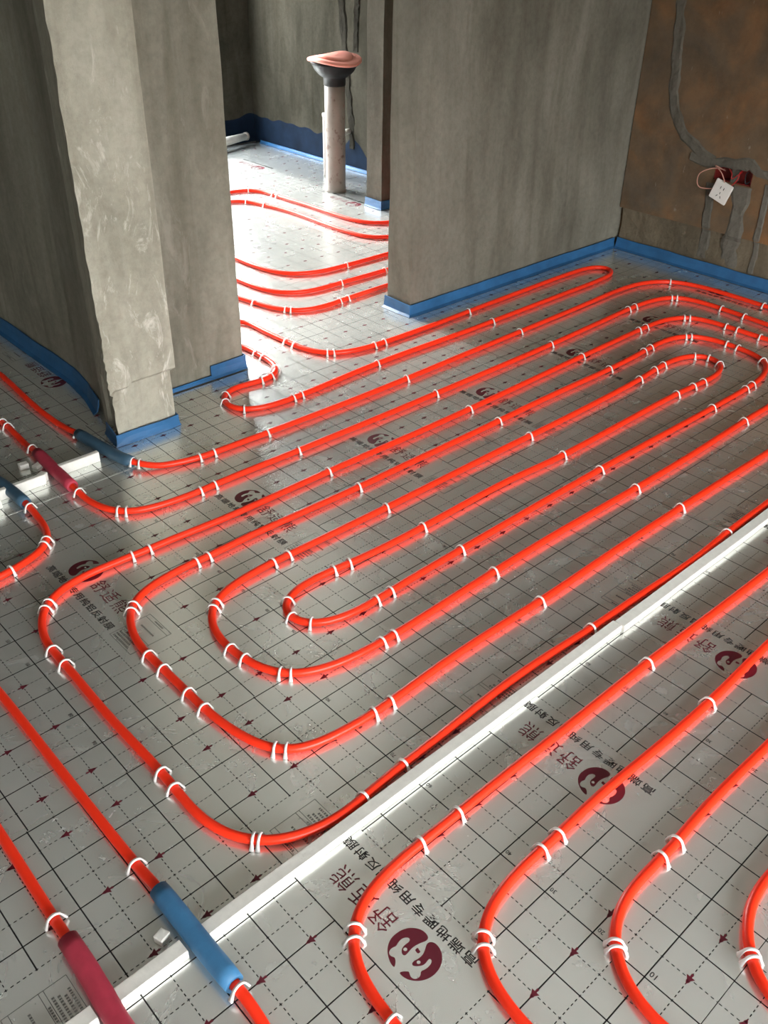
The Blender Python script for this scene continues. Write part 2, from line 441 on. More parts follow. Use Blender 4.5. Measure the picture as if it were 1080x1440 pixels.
# junction box set into the hole
jb = tag(empty('junction_box', (XR + 0.05, (y0 + y1) / 2, z0)), 'dark red junction box sunk in the brown wall behind hanging socket', 'junction box')
hy = (y1 - y0) / 2 - 0.001; hz = z1 - z0 - 0.001
V, Fc = boxes((-0.002, 0.004, -hy, hy, 0.001, hz), (-0.048, -0.002, -hy, -hy + 0.004, 0.001, hz), (-0.048, -0.002, hy - 0.004, hy, 0.001, hz), (-0.048, -0.002, -hy, hy, 0.001, 0.005), (-0.048, -0.002, -hy, hy, hz - 0.004, hz))
mesh_obj('box_shell', V, Fc, 'red_box', jb)
V, Fc = boxes((-0.049, -0.004, -0.008, 0.008, 0.002, hz - 0.001)); mesh_obj('divider', V, Fc, 'chase', jb)

# ---- grey partition in the middle (closes onto the brown wall)
def rough_disp(amp, sc, seed):
    def d(p):
        return Vector((noise.noise(p * sc + Vector((seed, 0, 0))), noise.noise(p * sc + Vector((0, seed, 5))), 0)) * amp
    return d
zs = [-0.004] + list(np.arange(0.05, 1.35, 0.05)) + [1.6, 2.0, 2.4, H]
pts = subdiv_outline([(1.63, 2.315), (XR + 0.2, 2.315), (XR + 0.2, 2.45), (1.63, 2.45)], 0.06)
V, Fc = extrude_outline(pts, zs, rough_disp(0.004, 5, 3))
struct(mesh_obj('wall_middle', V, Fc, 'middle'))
pts = subdiv_outline([(2.56, 3.50), (XR + 0.2, 3.50), (XR + 0.2, 3.62), (2.56, 3.62)], 0.06)
V, Fc = extrude_outline(pts, zs, rough_disp(0.004, 5, 8))
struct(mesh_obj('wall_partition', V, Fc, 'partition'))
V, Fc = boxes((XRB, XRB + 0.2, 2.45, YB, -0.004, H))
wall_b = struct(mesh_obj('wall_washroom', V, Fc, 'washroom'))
# old pipe groove and broken plaster on the washroom wall
wall_patch('pipe_groove', [(4.36, 1.7), (4.36, 0.95), (4.325, 0.62), (4.30, 0.45), (4.27, 0.30), (4.265, 0.12)], 0.06, 'chase_light', wall_b, 0.006, XRB)
wall_patch('pipe_groove', [(4.22, 1.7), (4.22, 0.9), (4.235, 0.66)], 0.05, 'chase_light', wall_b, 0.006, XRB)
V, Fc = boxes((XRB - 0.003, XRB, 3.63, YB, -0.004, 0.47)); mesh_obj('plaster_band', V, Fc, 'washroom', wall_b)
V, Fc = boxes((WIN_B[1] + 0.02, XRB - 0.003, YB - 0.003, YB, -0.004, 0.47)); mesh_obj('plaster_band', V, Fc, 'washroom', wall_b)
def coat(name, run, top_fn, parent):
    """blue waterproof paint: a skin on the wall base following run = list of (x,y)"""
    P = []
    for i in range(len(run) - 1):
        a = Vector(run[i]); b = Vector(run[i + 1]); k = max(2, int((b - a).length / 0.03))
        P += [a.lerp(b, q / k) for q in range(k)]
    P.append(Vector(run[-1]))
    V, Fc = [], []
    for i, p in enumerate(P):
        V.append((p.x, p.y, 0.0)); V.append((p.x, p.y, top_fn(i / len(P)) + 0.03 * noise.noise(Vector((p.x * 9, p.y * 9, 2)))))
    for i in range(len(P) - 1): Fc.append((2 * i, 2 * i + 2, 2 * i + 3, 2 * i + 1))
    return mesh_obj(name, V, Fc, 'blue_coat', parent)
coat('waterproof_coat', [(XRB - 0.004, 3.64), (XRB - 0.004, 4.35)], lambda f: 0.13 + 0.05 * math.sin(f * 17), wall_b)
coat('waterproof_coat', [(XRB - 0.004, 4.35), (XRB - 0.004, YB - 0.004), (2.2, YB - 0.004)], lambda f: 0.17, wall_b)

# ---- plastered column and wall on the left
def column_disp(p):
    d = Vector((0, 0, 0))
    front = p.y < 2.16
    if p.y < 2.36 and p.x < 0.45:
        n1 = noise.noise(p * 11); n2 = noise.noise(p * 31 + Vector((3, 3, 3)))
        d += Vector((0.0030 * n1 + 0.002 * n2, 0.0030 * n2 + 0.0015 * n1, 0))
        ragged = 0.195 - 0.05 * max(0, min(1, (0.30 - p.x) / 0.1)) * (0.6 + 0.8 * noise.noise(Vector((p.x * 30, p.z * 4, 1)))) + 0.01 * noise.noise(Vector((p.x * 25, 0, 0)))
        if p.z < ragged:                        # the coat is broken off at the foot
            d += Vector((0.012 if p.x < 0.26 else (-0.012 if p.x > 0.42 else 0), 0.014 if front else 0, 0))
        if p.x < 0.235 and front and 0.1 < p.z < 0.4:
            d += Vector((0.010 * abs(noise.noise(p * 40)), 0.008 * abs(noise.noise(p * 37)), 0))
        if p.x < 0.235: d += Vector((0.007 * noise.noise(Vector((p.z * 16, 4, 4))), 0, 0))
    else:
        d += Vector((0.004 * noise.noise(p * 5), 0.003 * noise.noise(p * 5 + Vector((9, 0, 0))), 0))
    return d
raw = [(0.21, 2.125), (0.436, 2.125), (0.436, 2.345), (0.83, 2.345), (0.83, YB), (0.33, YB), (0.33, 3.2), (0.33, 2.6), (0.315, 2.5), (0.285, 2.35), (0.238, 2.2)]
pts = []
for i in range(len(raw)):
    a = Vector(raw[i]); b = Vector(raw[(i + 1) % len(raw)])
    st = 0.013 if max(a.y, b.y) < 2.36 and max(a.x, b.x) < 0.45 else (0.05 if max(a.y, b.y) < 3.3 else 0.4)
    k = max(1, int((b - a).length / st))
    pts += [tuple(a.lerp(b, q / k)) for q in range(k)]
zs1 = [-0.004] + list(np.arange(0.012, 0.45, 0.0125)) + list(np.arange(0.46, 1.35, 0.03)) + [1.6, 2.0, 2.4, H]
V, Fc = extrude_outline(pts, zs1, column_disp)
wall_c = struct(mesh_obj('wall_column', V, Fc, 'plaster'))
# the darker shuttered concrete next to the plastered end
me = wall_c.data
me.materials.append(M['concrete'])
for p in me.polygons:
    c = p.center
    if c.x > 0.4365 or c.y > 2.36: p.material_index = 1

# ================================================================== BLUE EDGE FILM ALONG THE WALLS
def edge_strip(run, h, label, lean=0.012, thick=0.004, foot=0.012, wob=0.004, z=0.0012):
    """upright strip of film following run (x,y), bottom kicked outwards, built with thickness"""
    P = []
    for i in range(len(run) - 1):
        a = Vector(run[i]); b = Vector(run[i + 1]); k = max(1, int((b - a).length / 0.04))
        P += [a.lerp(b, q / k) for q in range(k)]
    P.append(Vector(run[-1]))
    V, Fc = [], []
    sd = random.random() * 30
    for i, p in enumerate(P):
        t = (P[min(i + 1, len(P) - 1)] - P[max(i - 1, 0)]).normalized(); nr = Vector((t.y, -t.x))    # towards the room
        hh = (h(i / (len(P) - 1)) if callable(h) else h) * (1 + 0.06 * noise.noise(Vector((p.x * 9, p.y * 9, sd))))
        w = wob * noise.noise(Vector((p.x * 7, p.y * 7, sd + 4)))
        prof = [(foot + lean, 0.0), (lean + w * 0.5, 0.007), (lean * 0.5 + w, hh * 0.6), (0.003 + w, hh)]
        prof += [(b - thick, c) for b, c in reversed(prof)]
        for off, zz in prof:
            q = p + nr * off; V.append((q.x, q.y, z + zz))
    n = 8
    for i in range(len(P) - 1):
        for k in range(n):
            l = (k + 1) % n
            Fc.append((i * n + k, (i + 1) * n + k, (i + 1) * n + l, i * n + l))
    Fc.append(tuple(range(n))); Fc.append(tuple(reversed([(len(P) - 1) * n + k for k in range(n)])))
    o = mesh_obj('edge_insulation_strip', V, Fc, 'blue_film')
    return tag(o, label, 'edge strip', 'blue edge film along the walls')
edge_strip([(0.325, 5.2), (0.325, 2.62), (0.308, 2.48), (0.278, 2.36)], lambda f: 0.056 if f < 0.93 else 0.056 - 0.12 * (f - 0.93), 'blue film strip along dark side of the left plastered wall', lean=0.012, wob=0.006)
edge_strip([(0.232, 2.23), (0.214, 2.132), (0.425, 2.130), (0.428, 2.20)], 0.037, 'short blue film strip wrapped round foot of the plastered column end', lean=0.006, foot=0.004)
edge_strip([(0.44, 2.34), (0.70, 2.338)], 0.014, 'low blue film edge at foot of recessed concrete face beside column', lean=0.004, foot=0.004)
edge_strip([(0.69, 2.337), (0.835, 2.336), (0.840, 2.42)], 0.050, 'taller blue film flap at the corner of recessed concrete face by doorway', lean=0.004, foot=0.004)
edge_strip([(1.622, 2.455), (1.620, 2.306), (3.005, 2.306)], 0.045, 'blue film strip round foot of grey wall between doorway and brown wall', lean=0.008)
edge_strip([(3.012, 2.29), (3.012, 0.7), (3.012, -1.5)], 0.050, 'blue film strip along foot of brown wall below the hanging socket', lean=0.012)
edge_strip([(2.552, 3.62), (2.550, 3.49), (3.01, 3.49)], 0.045, 'blue film strip at foot of narrow dark partition beyond the doorway', lean=0.006, foot=0.004)
edge_strip([(3.008, 5.2), (3.008, 3.65)], 0.018, 'thin blue film edge at foot of washroom wall behind standing waste pipe', lean=0.005, foot=0.008)

# ================================================================== REFLECTIVE FILM SHEETS WITH PRINT
# local frame of a sheet: X = s (across the roll, reading direction of the print), Y = t (along the roll)
def curve_mesh(name, splines, mat):
    cu = bpy.data.curves.new(name, 'CURVE'); cu.dimensions = '2D'; cu.fill_mode = 'BOTH'
    for pts in splines:
        sp = cu.splines.new('POLY'); sp.points.add(len(pts) - 1); sp.use_cyclic_u = True
        for p, q in zip(sp.points, pts): p.co = (q[0], q[1], 0, 1)
    ob = bpy.data.objects.new('tmp', cu); col.objects.link(ob)
    dg = bpy.context.evaluated_depsgraph_get()
    me = bpy.data.meshes.new_from_object(ob.evaluated_get(dg)); me.name = name
    bpy.data.objects.remove(ob); me.materials.clear(); me.materials.append(M[mat])
    return me
def text_mesh(name, body, size, mat, bold=0.0, pitch=None):
    """centred text, em height = size"""
    cu = bpy.data.curves.new(name, 'FONT'); cu.body = body; cu.size = size; cu.align_x = 'CENTER'; cu.align_y = 'CENTER'
    cu.offset = bold; cu.resolution_u = 2
    if pitch: cu.space_character = pitch
    ob = bpy.data.objects.new('tmp', cu); col.objects.link(ob)
    dg = bpy.context.evaluated_depsgraph_get()
    me = bpy.data.meshes.new_from_object(ob.evaluated_get(dg)); me.name = name
    bpy.data.objects.remove(ob); me.materials.clear(); me.materials.append(M[mat])
    return me
def fit_text(me, s0, s1, tc, th=None):
    """move / scale a text mesh so it spans s0..s1 and sits centred on tc"""
    co = np.array([v.co[:] for v in me.vertices])
    mn, mx = co.min(0), co.max(0)
    kx = (s1 - s0) / (mx[0] - mn[0]); ky = kx if th is None else th / (mx[1] - mn[1])
    for v in me.vertices:
        v.co = Vector(((v.co.x - mn[0]) * kx + s0, (v.co.y - (mn[1] + mx[1]) / 2) * ky + tc, 0))
    return me
caption = fit_text(text_mesh('caption', '高端地暖专用纯铝反射膜', 0.024, 'ink_black', bold=0.00022, pitch=1.15), 0.293, 0.607, 0.183, 0.0215)
brand = fit_text(text_mesh('brand', '舒适熊', 0.04, 'ink_maroon', bold=-0.0002, pitch=1.2), 0.429, 0.569, 0.2385, 0.042)
# emblem, traced from the stamp nearest the camera
def em(pts):
    out = []
    for x, y in pts:
        P = px(520 + x / 6, 1260 + y / 6)
        out.append((P[1], -P[0]))
    return out
def circ(x, y, r): return [(x + r * math.cos(a), y + r * 0.95 * math.sin(a)) for a in np.linspace(0, 2 * math.pi, 12, endpoint=False)]
def chaikin(pts, it=2):
    P = [np.array(p, float) for p in pts]
    for _ in range(it):
        Q = []
        for i in range(len(P)):
            a, b = P[i], P[(i + 1) % len(P)]
            Q += [a * 0.75 + b * 0.25, a * 0.25 + b * 0.75]
        P = Q
    return [tuple(p) for p in P]
blobA = [(205, 605), (170, 560), (150, 490), (150, 430), (170, 370), (210, 325), (270, 285), (340, 268), (410, 275), (460, 300), (490, 335), (492, 360), (475, 380), (430, 395), (390, 415), (355, 440), (325, 475), (300, 503), (275, 495), (268, 465), (275, 435), (300, 410), (330, 390), (340, 370), (330, 352), (300, 350), (270, 360), (240, 390), (222, 425), (190, 435), (165, 460), (162, 490), (180, 510), (210, 518), (218, 545), (215, 580)]
blobB = [(245, 640), (330, 635), (335, 655), (345, 685), (375, 703), (410, 695), (430, 670), (430, 635), (470, 620), (505, 590), (522, 560), (520, 535), (500, 530), (485, 548), (470, 570), (440, 588), (400, 593), (365, 590), (355, 572), (370, 550), (410, 530), (445, 500), (465, 460), (475, 420), (490, 395), (520, 387), (555, 400), (590, 440), (610, 490), (612, 550), (590, 610), (550, 660), (500, 695), (440, 715), (380, 717), (320, 705), (270, 675)]
nose = [(380, 455), (405, 435), (415, 455), (430, 470), (410, 487), (395, 475)]
emblem = curve_mesh('emblem', [em(chaikin(blobA)), em(circ(300, 450, 17)), em(chaikin(blobB)), em(circ(412, 560, 17)), em(chaikin(nose, 1))], 'ink_maroon')
# product table: frame lines and rows of tiny illegible print
rects = []
s0, s1, t0, t1 = 0.620, 0.712, 0.170, 0.275
lw = 0.00035
for t in (t0, t1, 0.208, 0.216, 0.264): rects.append((s0, s1, t - lw, t + lw))
for s in (s0, s1): rects.append((s - lw, s + lw, t0, t1))
rng = random.Random(3)
for t in (0.1745, 0.183, 0.1915, 0.200):
    s = s0 + 0.006
    while s < s1 - 0.010 - rng.random() * 0.02:
        w = rng.uniform(0.0028, 0.0048); rects += [(s, s + w, t + d, t + d + 0.0007) for d in (0, 0.0017, 0.0034)] + [(s + w * 0.45, s + w * 0.62, t, t + 0.0041)]; s += w + 0.0014
for (a, b, t) in ((0.652, 0.682, 0.2105), (0.64, 0.69, 0.238), (0.65, 0.68, 0.268)):
    s = a
    while s < b:
        w = rng.uniform(0.0028, 0.0048); rects += [(s, s + w, t + d, t + d + 0.0007) for d in (0, 0.0016, 0.0031)] + [(s + w * 0.45, s + w * 0.62, t, t + 0.0038)]; s += w + 0.0012
V = []; Fc = []
for (a, b, c, d) in rects:
    k = len(V); V += [(a, c, 0), (b, c, 0), (b, d, 0), (a, d, 0)]; Fc.append((k, k + 1, k + 2, k + 3))
table = bpy.data.meshes.new('table'); table.from_pydata(V, [], Fc); table.materials.append(M['ink_black'])
# arrow (points along +t) and number rows
ARROW = [[(0, 0.0118), (-0.0036, 0.0040), (0.0036, 0.0040)], [(0, 0.0078), (-0.0072, -0.0040), (0.0072, -0.0040)], [(-0.0016, -0.0039), (-0.0022, -0.0105), (0.0022, -0.0105), (0.0016, -0.0039)]]
num_meshes = [fit_text(text_mesh('number', str(k * 10), 0.008, 'ink_black'), k * 0.1 - 0.014, k * 0.1 - 0.003, -0.012) for k in range(1, 10)]
num_row = bpy.data.meshes.new('number_row')
bmn = bmesh.new()
for me_ in num_meshes: bmn.from_mesh(me_)
bmn.to_mesh(num_row); bmn.free(); num_row.materials.append(M['ink_black'])

ZP = 0.00025
def film_sheet(X, Y0, orient, s_rng, t_rng, z, label, skip_stamp=()):
    """orient +1: s -> +y, t -> -x ; orient -1: s -> -y, t -> +x.   X, Y0 = world origin"""
    rz = math.pi / 2 * orient
    sa, sb = s_rng; ta, tb = t_rng
    ns = 2; V = [(sa, ta, 0), (sb, ta, 0), (sb, tb, 0), (sa, tb, 0)]
    o = mesh_obj('reflective_film', V + [(x, y, -0.0006) for x, y, _ in V], [(0, 1, 2, 3), (4, 7, 6, 5), (0, 4, 5, 1), (1, 5, 6, 2), (2, 6, 7, 3), (3, 7, 4, 0)], 'film')
    o.location = (X, Y0, z); o.rotation_euler = (0, 0, rz)
    tag(o, label, 'foil sheet', 'printed reflective film sheets')
    def seen(s, t):
        w = o.matrix_basis @ Vector((s, t, 0)); q = to_px((w.x, w.y, 0))
        fw = (np.array((w.x, w.y, 0)) - CC) @ CM[2]
        return fw > 0.2 and -700 < q[0] < 1800 and 100 < q[1] < 2000
    av, af = [], []
    k0 = math.floor(ta / 0.5); k1 = math.ceil(tb / 0.5)
    for k in range(k0, k1 + 1):
        b = k * 0.5
        if b + 0.15 > ta and b + 0.28 < tb and k not in skip_stamp and any(seen(q, b + 0.22) for q in (0.3, 0.45, 0.6)):
            for nm, me_, a, c in (('caption_print', caption, 0.29, 0.61), ('brand_print', brand, 0.43, 0.57), ('emblem_print', emblem, 0.325, 0.417), ('table_print', table, 0.62, 0.713)):
                if a >= sa and c <= sb:
                    q = bpy.data.objects.new(nm, me_); col.objects.link(q); q.parent = o; q.location = (0, b, ZP); q['kind'] = 'stuff'
        if ta < b < tb and any(seen(q, b) for q in (0.1, 0.5, 0.9)):
            if sa <= 0.001 and sb >= 0.95:
                q = bpy.data.objects.new('number_print', num_row); col.objects.link(q); q.parent = o; q.location = (0, b, ZP); q['kind'] = 'stuff'
        for s in (0.05, 0.20, 0.35, 0.50, 0.65, 0.80, 0.95):
            if not (sa < s < sb): continue
            for j in range(5):
                tl = 0.05 + j * 0.1
                if 0.25 < s < 0.75 and j in (1, 2): continue
                t = b + tl
                if ta < t < tb and seen(s, t):
                    for poly in ARROW:
                        n0 = len(av); av += [(s + x, t + y, 0) for x, y in poly]; af.append(tuple(range(n0, n0 + len(poly))))
    if av:
        q = mesh_obj('arrow_print', av, af, 'ink_maroon', o); q.location = (0, 0, ZP); q['kind'] = 'stuff'
    return o
# near roll under the foam strip, its neighbour, and those beyond
film_sheet(0.0, 0.0, 1, (0.0, 1.003), (-3.0, 2.38), 0.0, 'silver foil sheet with grid and panda emblem stamps under the long white foam strip')
film_sheet(0.10, 0.006, -1, (0.0, 1.0), (-2.4, 2.9), -0.0007, 'silver foil sheet past the overlapped crinkled seam beside the curved pipe ends')
film_sheet(-0.397, 2.002, -1, (0.0, 1.0), (-1.95, 3.395), -0.0004, 'silver foil sheet between two grid seams under the middle of the pipe spiral')
film_sheet(0.003, 2.053, 1, (-0.06, 0.265), (-3.0, 2.35), 0.0003, 'narrow silver foil sheet running in front of the plastered column and doorway')
film_sheet(0.012, 2.306, 1, (0.0, 1.0), (-0.36, 2.35), -0.0003, 'silver foil sheet against the dark side of the left plastered wall')
film_sheet(0.07, 2.3065, 1, (0.0, 1.0), (-2.94, -0.76), -0.0003, 'brightly lit silver foil sheet just inside the doorway', skip_stamp=(-4, -3, -2, -1))
film_sheet(0.256, 3.306, 1, (0.0, 0.99), (-2.75, -0.58), -0.0006, 'bright silver foil sheet under the far pipes behind the doorway', skip_stamp=(-3, -2, -4))
film_sheet(-0.17, 4.292, 1, (0.0, 0.97), (-3.18, -1.01), -0.0009, 'bright silver foil sheet on the washroom floor round the standing waste pipe', skip_stamp=())

# ================================================================== PIPES
RP = 0.0093
ZC = 0.0100
class Path:
    def __init__(s, items, sleeves=(), z=ZC, smooth=6):
        P = []
        for it in items:
            if len(it) == 3: P.append((it[1] / 100, it[2] / 100))
            else:
                q = px(it[0], it[1], z); P.append((q[0], q[1]))
        P = np.array(P)
        # centripetal Catmull-Rom, resampled evenly
        E = np.vstack([2 * P[0] - P[1], P, 2 * P[-1] - P[-2]])
        pts = []
        for i in range(1, len(E) - 2):
            p0, p1, p2, p3 = E[i - 1], E[i], E[i + 1], E[i + 2]
            d = lambda a, b: max(1e-6, np.linalg.norm(a - b) ** 0.5)
            t0 = 0; t1 = t0 + d(p0, p1); t2 = t1 + d(p1, p2); t3 = t2 + d(p2, p3)
            n = max(2, int(np.linalg.norm(p2 - p1) / 0.006))
            for t in np.linspace(t1, t2, n, endpoint=False):
                A1 = (t1 - t) / (t1 - t0) * p0 + (t - t0) / (t1 - t0) * p1
                A2 = (t2 - t) / (t2 - t1) * p1 + (t - t1) / (t2 - t1) * p2
                A3 = (t3 - t) / (t3 - t2) * p2 + (t - t2) / (t3 - t2) * p3
                B1 = (t2 - t) / (t2 - t0) * A1 + (t - t0) / (t2 - t0) * A2
                B2 = (t3 - t) / (t3 - t1) * A2 + (t - t1) / (t3 - t1) * A3
                pts.append((t2 - t) / (t2 - t1) * B1 + (t - t1) / (t2 - t1) * B2)
        pts.append(P[-1]); pts = np.array(pts)
        def resample(pts, step):
            L = np.concatenate([[0], np.cumsum(np.linalg.norm(np.diff(pts, axis=0), axis=1))])
            n = max(3, int(L[-1] / step)); q = np.linspace(0, L[-1], n)
            return np.stack([np.interp(q, L, pts[:, k]) for k in (0, 1)], 1)
        pts = resample(pts, 0.012)
        for _ in range(smooth * 4):
            pts[1:-1] = pts[1:-1] * 0.5 + (pts[:-2] + pts[2:]) * 0.25
        s.p = pts
        s.L = np.concatenate([[0], np.cumsum(np.linalg.norm(np.diff(pts, axis=0), axis=1))])
        s.z = np.full(len(pts), z)
        s.sl = []
        for a, b in sleeves:
            la, lb = sorted((s.L[s.near(a)], s.L[s.near(b)]))
            s.sl.append((la, lb))
            dist = np.maximum(0, np.maximum(la - s.L, s.L - lb))
            w = np.clip(1 - dist / 0.09, 0, 1); w = w * w * (3 - 2 * w)
            s.z = np.maximum(s.z, z + (0.0185 - z) * w)
    def near(s, q):
        if len(q) == 3: return int(np.argmin(np.hypot(s.p[:, 0] - q[1] / 100, s.p[:, 1] - q[2] / 100)))
        w = px(q[0], q[1], ZC)
        return int(np.argmin(np.hypot(s.p[:, 0] - w[0], s.p[:, 1] - w[1])))
    def vec(s, i): return Vector((s.p[i, 0], s.p[i, 1], s.z[i]))
    def build(s, label, group='red heating pipes'):
        # keep rings sparse on straights
        keep = [0]
        for i in range(1, len(s.p) - 1):
            a = s.p[i] - s.p[keep[-1]]; b = s.p[min(i + 3, len(s.p) - 1)] - s.p[i]
            ang = abs(math.atan2(a[0] * b[1] - a[1] * b[0], a @ b)) if np.linalg.norm(a) > 0 else 0
            if ang > 0.035 or s.L[i] - s.L[keep[-1]] > 0.06 or abs(s.z[i] - s.z[keep[-1]]) > 0.0012: keep.append(i)
        keep.append(len(s.p) - 1)
        V, Fc = tube([s.vec(i) for i in keep], RP, 14)
        o = mesh_obj('heating_pipe', V, Fc, 'pipe', smooth=True)
        return tag(o, label, 'pipe', group)
    def sleeve(s, k, mat, label, r=0.0178):
        la, lb = s.sl[k]
        idx = [i for i in range(len(s.p)) if la <= s.L[i] <= lb][::2]
        path = [s.vec(i) for i in idx]
        R = [r * (1 + 0.05 * noise.noise(Vector((i * 0.5, k * 7, len(label))))) * (0.93 if j in (0, len(idx) - 1) else 1) for j, i in enumerate(idx)]
        V, Fc = tube(path, R, 16, inner=0.0102)
        o = mesh_obj('insulation_sleeve', V, Fc, mat, smooth=False)
        for p in o.data.polygons: p.use_smooth = len(p.vertices) == 4 and p.index < (len(idx) - 1) * 16
        return tag(o, label, 'pipe sleeve')

W = lambda *xy: ('w',) + xy
spiral = Path([
    W(10, 345), (0, 526), (28, 552), (58, 579), (92, 602.5), (110, 613), (150, 636), (185, 654.5), (200, 656.5), (222, 656), (250, 651), (281, 643.5), (323, 628),
    W(60, 189), W(100, 188.2), W(160, 189.3), W(222, 190.6), W(252, 191.5), W(268, 189), W(277.5, 182), W(281.5, 170), W(281.6, 138.8), W(281, 98), W(279, 82), W(272, 71.5), W(258, 66.5),
    W(200, 64.8), (1080, 707), (1022, 750), (974, 789), (891, 843.5), (833, 883), (770, 922), (714, 960), (653, 1007.5), (603, 1048), (564, 1077), (524, 1110),
    (490, 1141), (466, 1156.5), (436, 1170.5), (407, 1180), (380, 1185), (356, 1184.5), (332, 1179), (309, 1170), (287, 1156), (267, 1136), (244, 1106), (222, 1080), (189, 1046), (153, 1007.5), (117, 965), (92, 934), (75, 917), (62.5, 901), (57, 884), (57, 868), (62.5, 852.5), (75, 837), (97, 820.5), (125, 806.7), (153, 794.5), (185, 782), (210, 772), (250, 754.5),
    (300, 735.5), W(60, 158.6), W(110, 158.2), (818.6, 501), (896.7, 465), (908, 460), (933, 450.5), (963, 446), (991, 450), (1020, 458.6), (1037, 464), (1070, 474.5), (1080, 478), W(250, 110), W(247, 101.5), W(239, 95.8), W(226, 93.8),
    (1080, 572), (1047, 592), (969, 642), (894, 686.5), (780, 752), (692, 805.5), (603, 862), (556, 891.5), (534, 904), (510, 917), (477, 933), (441, 944.5), (413, 949.5), (391, 948), (366, 940), (343, 927), (324, 913.3), (310, 901), (300, 887), (295, 873), (295, 859.5), (300, 847), (310, 836), (326.7, 822.5), (354, 806.5), (382, 791), (402, 782), (454, 757),
    (543, 713.8), W(110, 133.6), (780, 596), (899.4, 533.6), (919, 521), (931, 514), (952, 504.4), (974.4, 499.7), (996.7, 501.7), (1010.6, 507), (1016, 514), (1013, 522.5), (1002, 531), (988, 538), (974.4, 543.5), (951, 554.4), (780, 646), W(95, 120.5),
    (560, 759.4), (490.6, 792.5), (465.6, 802.5), (437.8, 815), (415.6, 829), (402, 841), (396, 852.5), (397.5, 862), (404.4, 870.6), (415.6, 876), (435, 879), (460, 876), (488, 866), (529.4, 844), (547.7, 832), (589.4, 807), (645, 774.7), (714.4, 734.4), (844, 660), (1001, 574), (1048, 547.5), (1058, 541), (1071.7, 530.5), (1078.6, 518), (1077, 508.6), (1058, 497.5), (1038, 489), (1022, 483.6), (991, 474.7), (969, 472.5), (946.7, 475), (913, 489.5), (905, 494.5), (856, 519.5), (780, 554),
    W(110, 146.4), (560, 658.5), (502, 686), (399, 732), (343, 757), (294, 782), (271.5, 791), (242, 806.7), (214, 822), (194, 837), (183, 852.5), (180.6, 870.6), (185, 889), (194, 906), (209, 923), (229, 940), (250, 960.5), (267, 977), (287, 997), (315.6, 1019.5), (343, 1037), (371, 1051), (391, 1057), (413, 1057.5), (440.6, 1048.5), (477, 1031), (511, 1012), (528, 1001.5), (549, 987), (589, 957), (645, 918), (700.6, 882), (761.5, 844),
    (877, 766), (956, 714.5), (1030, 667.5), (1074, 640), W(205, 78.3), W(243, 79), W(257, 85), W(263, 99), W(263.5, 115), (1080, 457), (1045.5, 444.5), (1015, 434), (969, 420.6), (947, 418), (927, 420.3), (911, 424.5), (891, 431.5), (882, 435.5), (780, 482), (614, 553), (520, 592.5), (418, 634), (300, 682), (281, 691), (250, 702.5), (222, 712), (194, 719), (167, 720.5), (147, 716), (125, 705), (110, 694.5), (101, 686), (75, 662), (55.6, 641.5), (45, 634), (28, 617), (11, 600), (0, 591), W(-12, 300)],
    sleeves=[((112, 614), (184, 654)), ((51, 638), (103, 688))])
spiral.build('long red heating pipe spiralling across the floor in front of the column')
spiral.sleeve(0, 'sleeve_blue_shaded', 'slate blue foam sleeve on red pipe at foot of plastered column')
spiral.sleeve(1, 'sleeve_red', 'dull crimson foam sleeve on red pipe passing short foam strip with loose cubes')
door = Path([W(86, 300), W(92, 280), (341, 451), (365, 463), (404, 481), (418, 487), (437, 493.5), (459, 496.7), (476, 496.7), (501, 492.5), (527.5, 485.6), (540, 481.5), W(160, 216.4), W(196, 217.4), W(255, 218.3), W(266, 217), W(271, 211.5), W(266, 206), W(255, 204.6), W(223, 204.2), W(165, 203.7), (532, 510.6),
    (425, 555), (409.4, 560.8), (373, 572.5), (345.6, 577), (326, 574.4), (314.4, 567.5), (312, 558.5), (320, 549), (337, 542.5), (368, 535.6), (384.4, 529.5), (391, 521.7), (387, 513), (373, 503.6), (359.4, 496.7), (344, 487), W(86.5, 262), W(86.5, 290)])
door.build('red heating pipe with an S bend running out of the bright doorway')
c1 = Path([W(117, 370), W(117.5, 310), (343, 421), (359, 425.5), (382, 432.6), (405.6, 436.5), (431.5, 436), (457, 430.5), (488.5, 419.6), (544, 401.5), W(210, 260.5), W(300, 260.5)])
c1.build('dark red heating pipe curving behind the grey wall inside doorway')
c2 = Path([W(300, 275.3), W(190.7, 275.2), W(163.5, 275.8), W(146, 277), W(137, 283), W(133, 294), W(132.5, 330), W(133, 395), W(138, 412), W(150, 422), W(170, 426), W(200, 427.3), (327, 270), (349, 267.5), (370, 269.6), (388, 275), (411.5, 282.6), (430, 288), W(228.5, 350), W(231, 336), W(239, 328), W(252, 325), W(300, 324)])
c2.build('outer red heating pipe of the nested pair looping across the bright far floor')
c3 = Path([W(300, 291.5), W(182, 291.5), W(165, 293), W(154, 299), W(149, 311), W(148, 340), W(149, 390), W(155, 404), W(168, 411), W(190, 412), (328.5, 283), (347, 283.5), (372.6, 288.5), W(213.5, 375), W(213.5, 330), W(217, 315), W(227, 308.5), W(242, 307), W(300, 307)])
c3.build('inner red heating pipe of the nested pair looping across the bright far floor')
hook = Path([W(-28, 250), (0, 681), (20, 697), (38, 712), (42, 716), (53, 726), (64, 740), (70, 754), (68, 765), (59.7, 774.5), (41.7, 787), (16.7, 803), (0, 811), W(-60, 172), W(-100, 172)], sleeves=[(W(-22, 226), (38, 712))])
hook.build('short red heating pipe hooking out of a shady blue sleeve')
hook.sleeve(0, 'sleeve_blue_shaded', 'slate blue foam sleeve at the cut end of short foam strip')
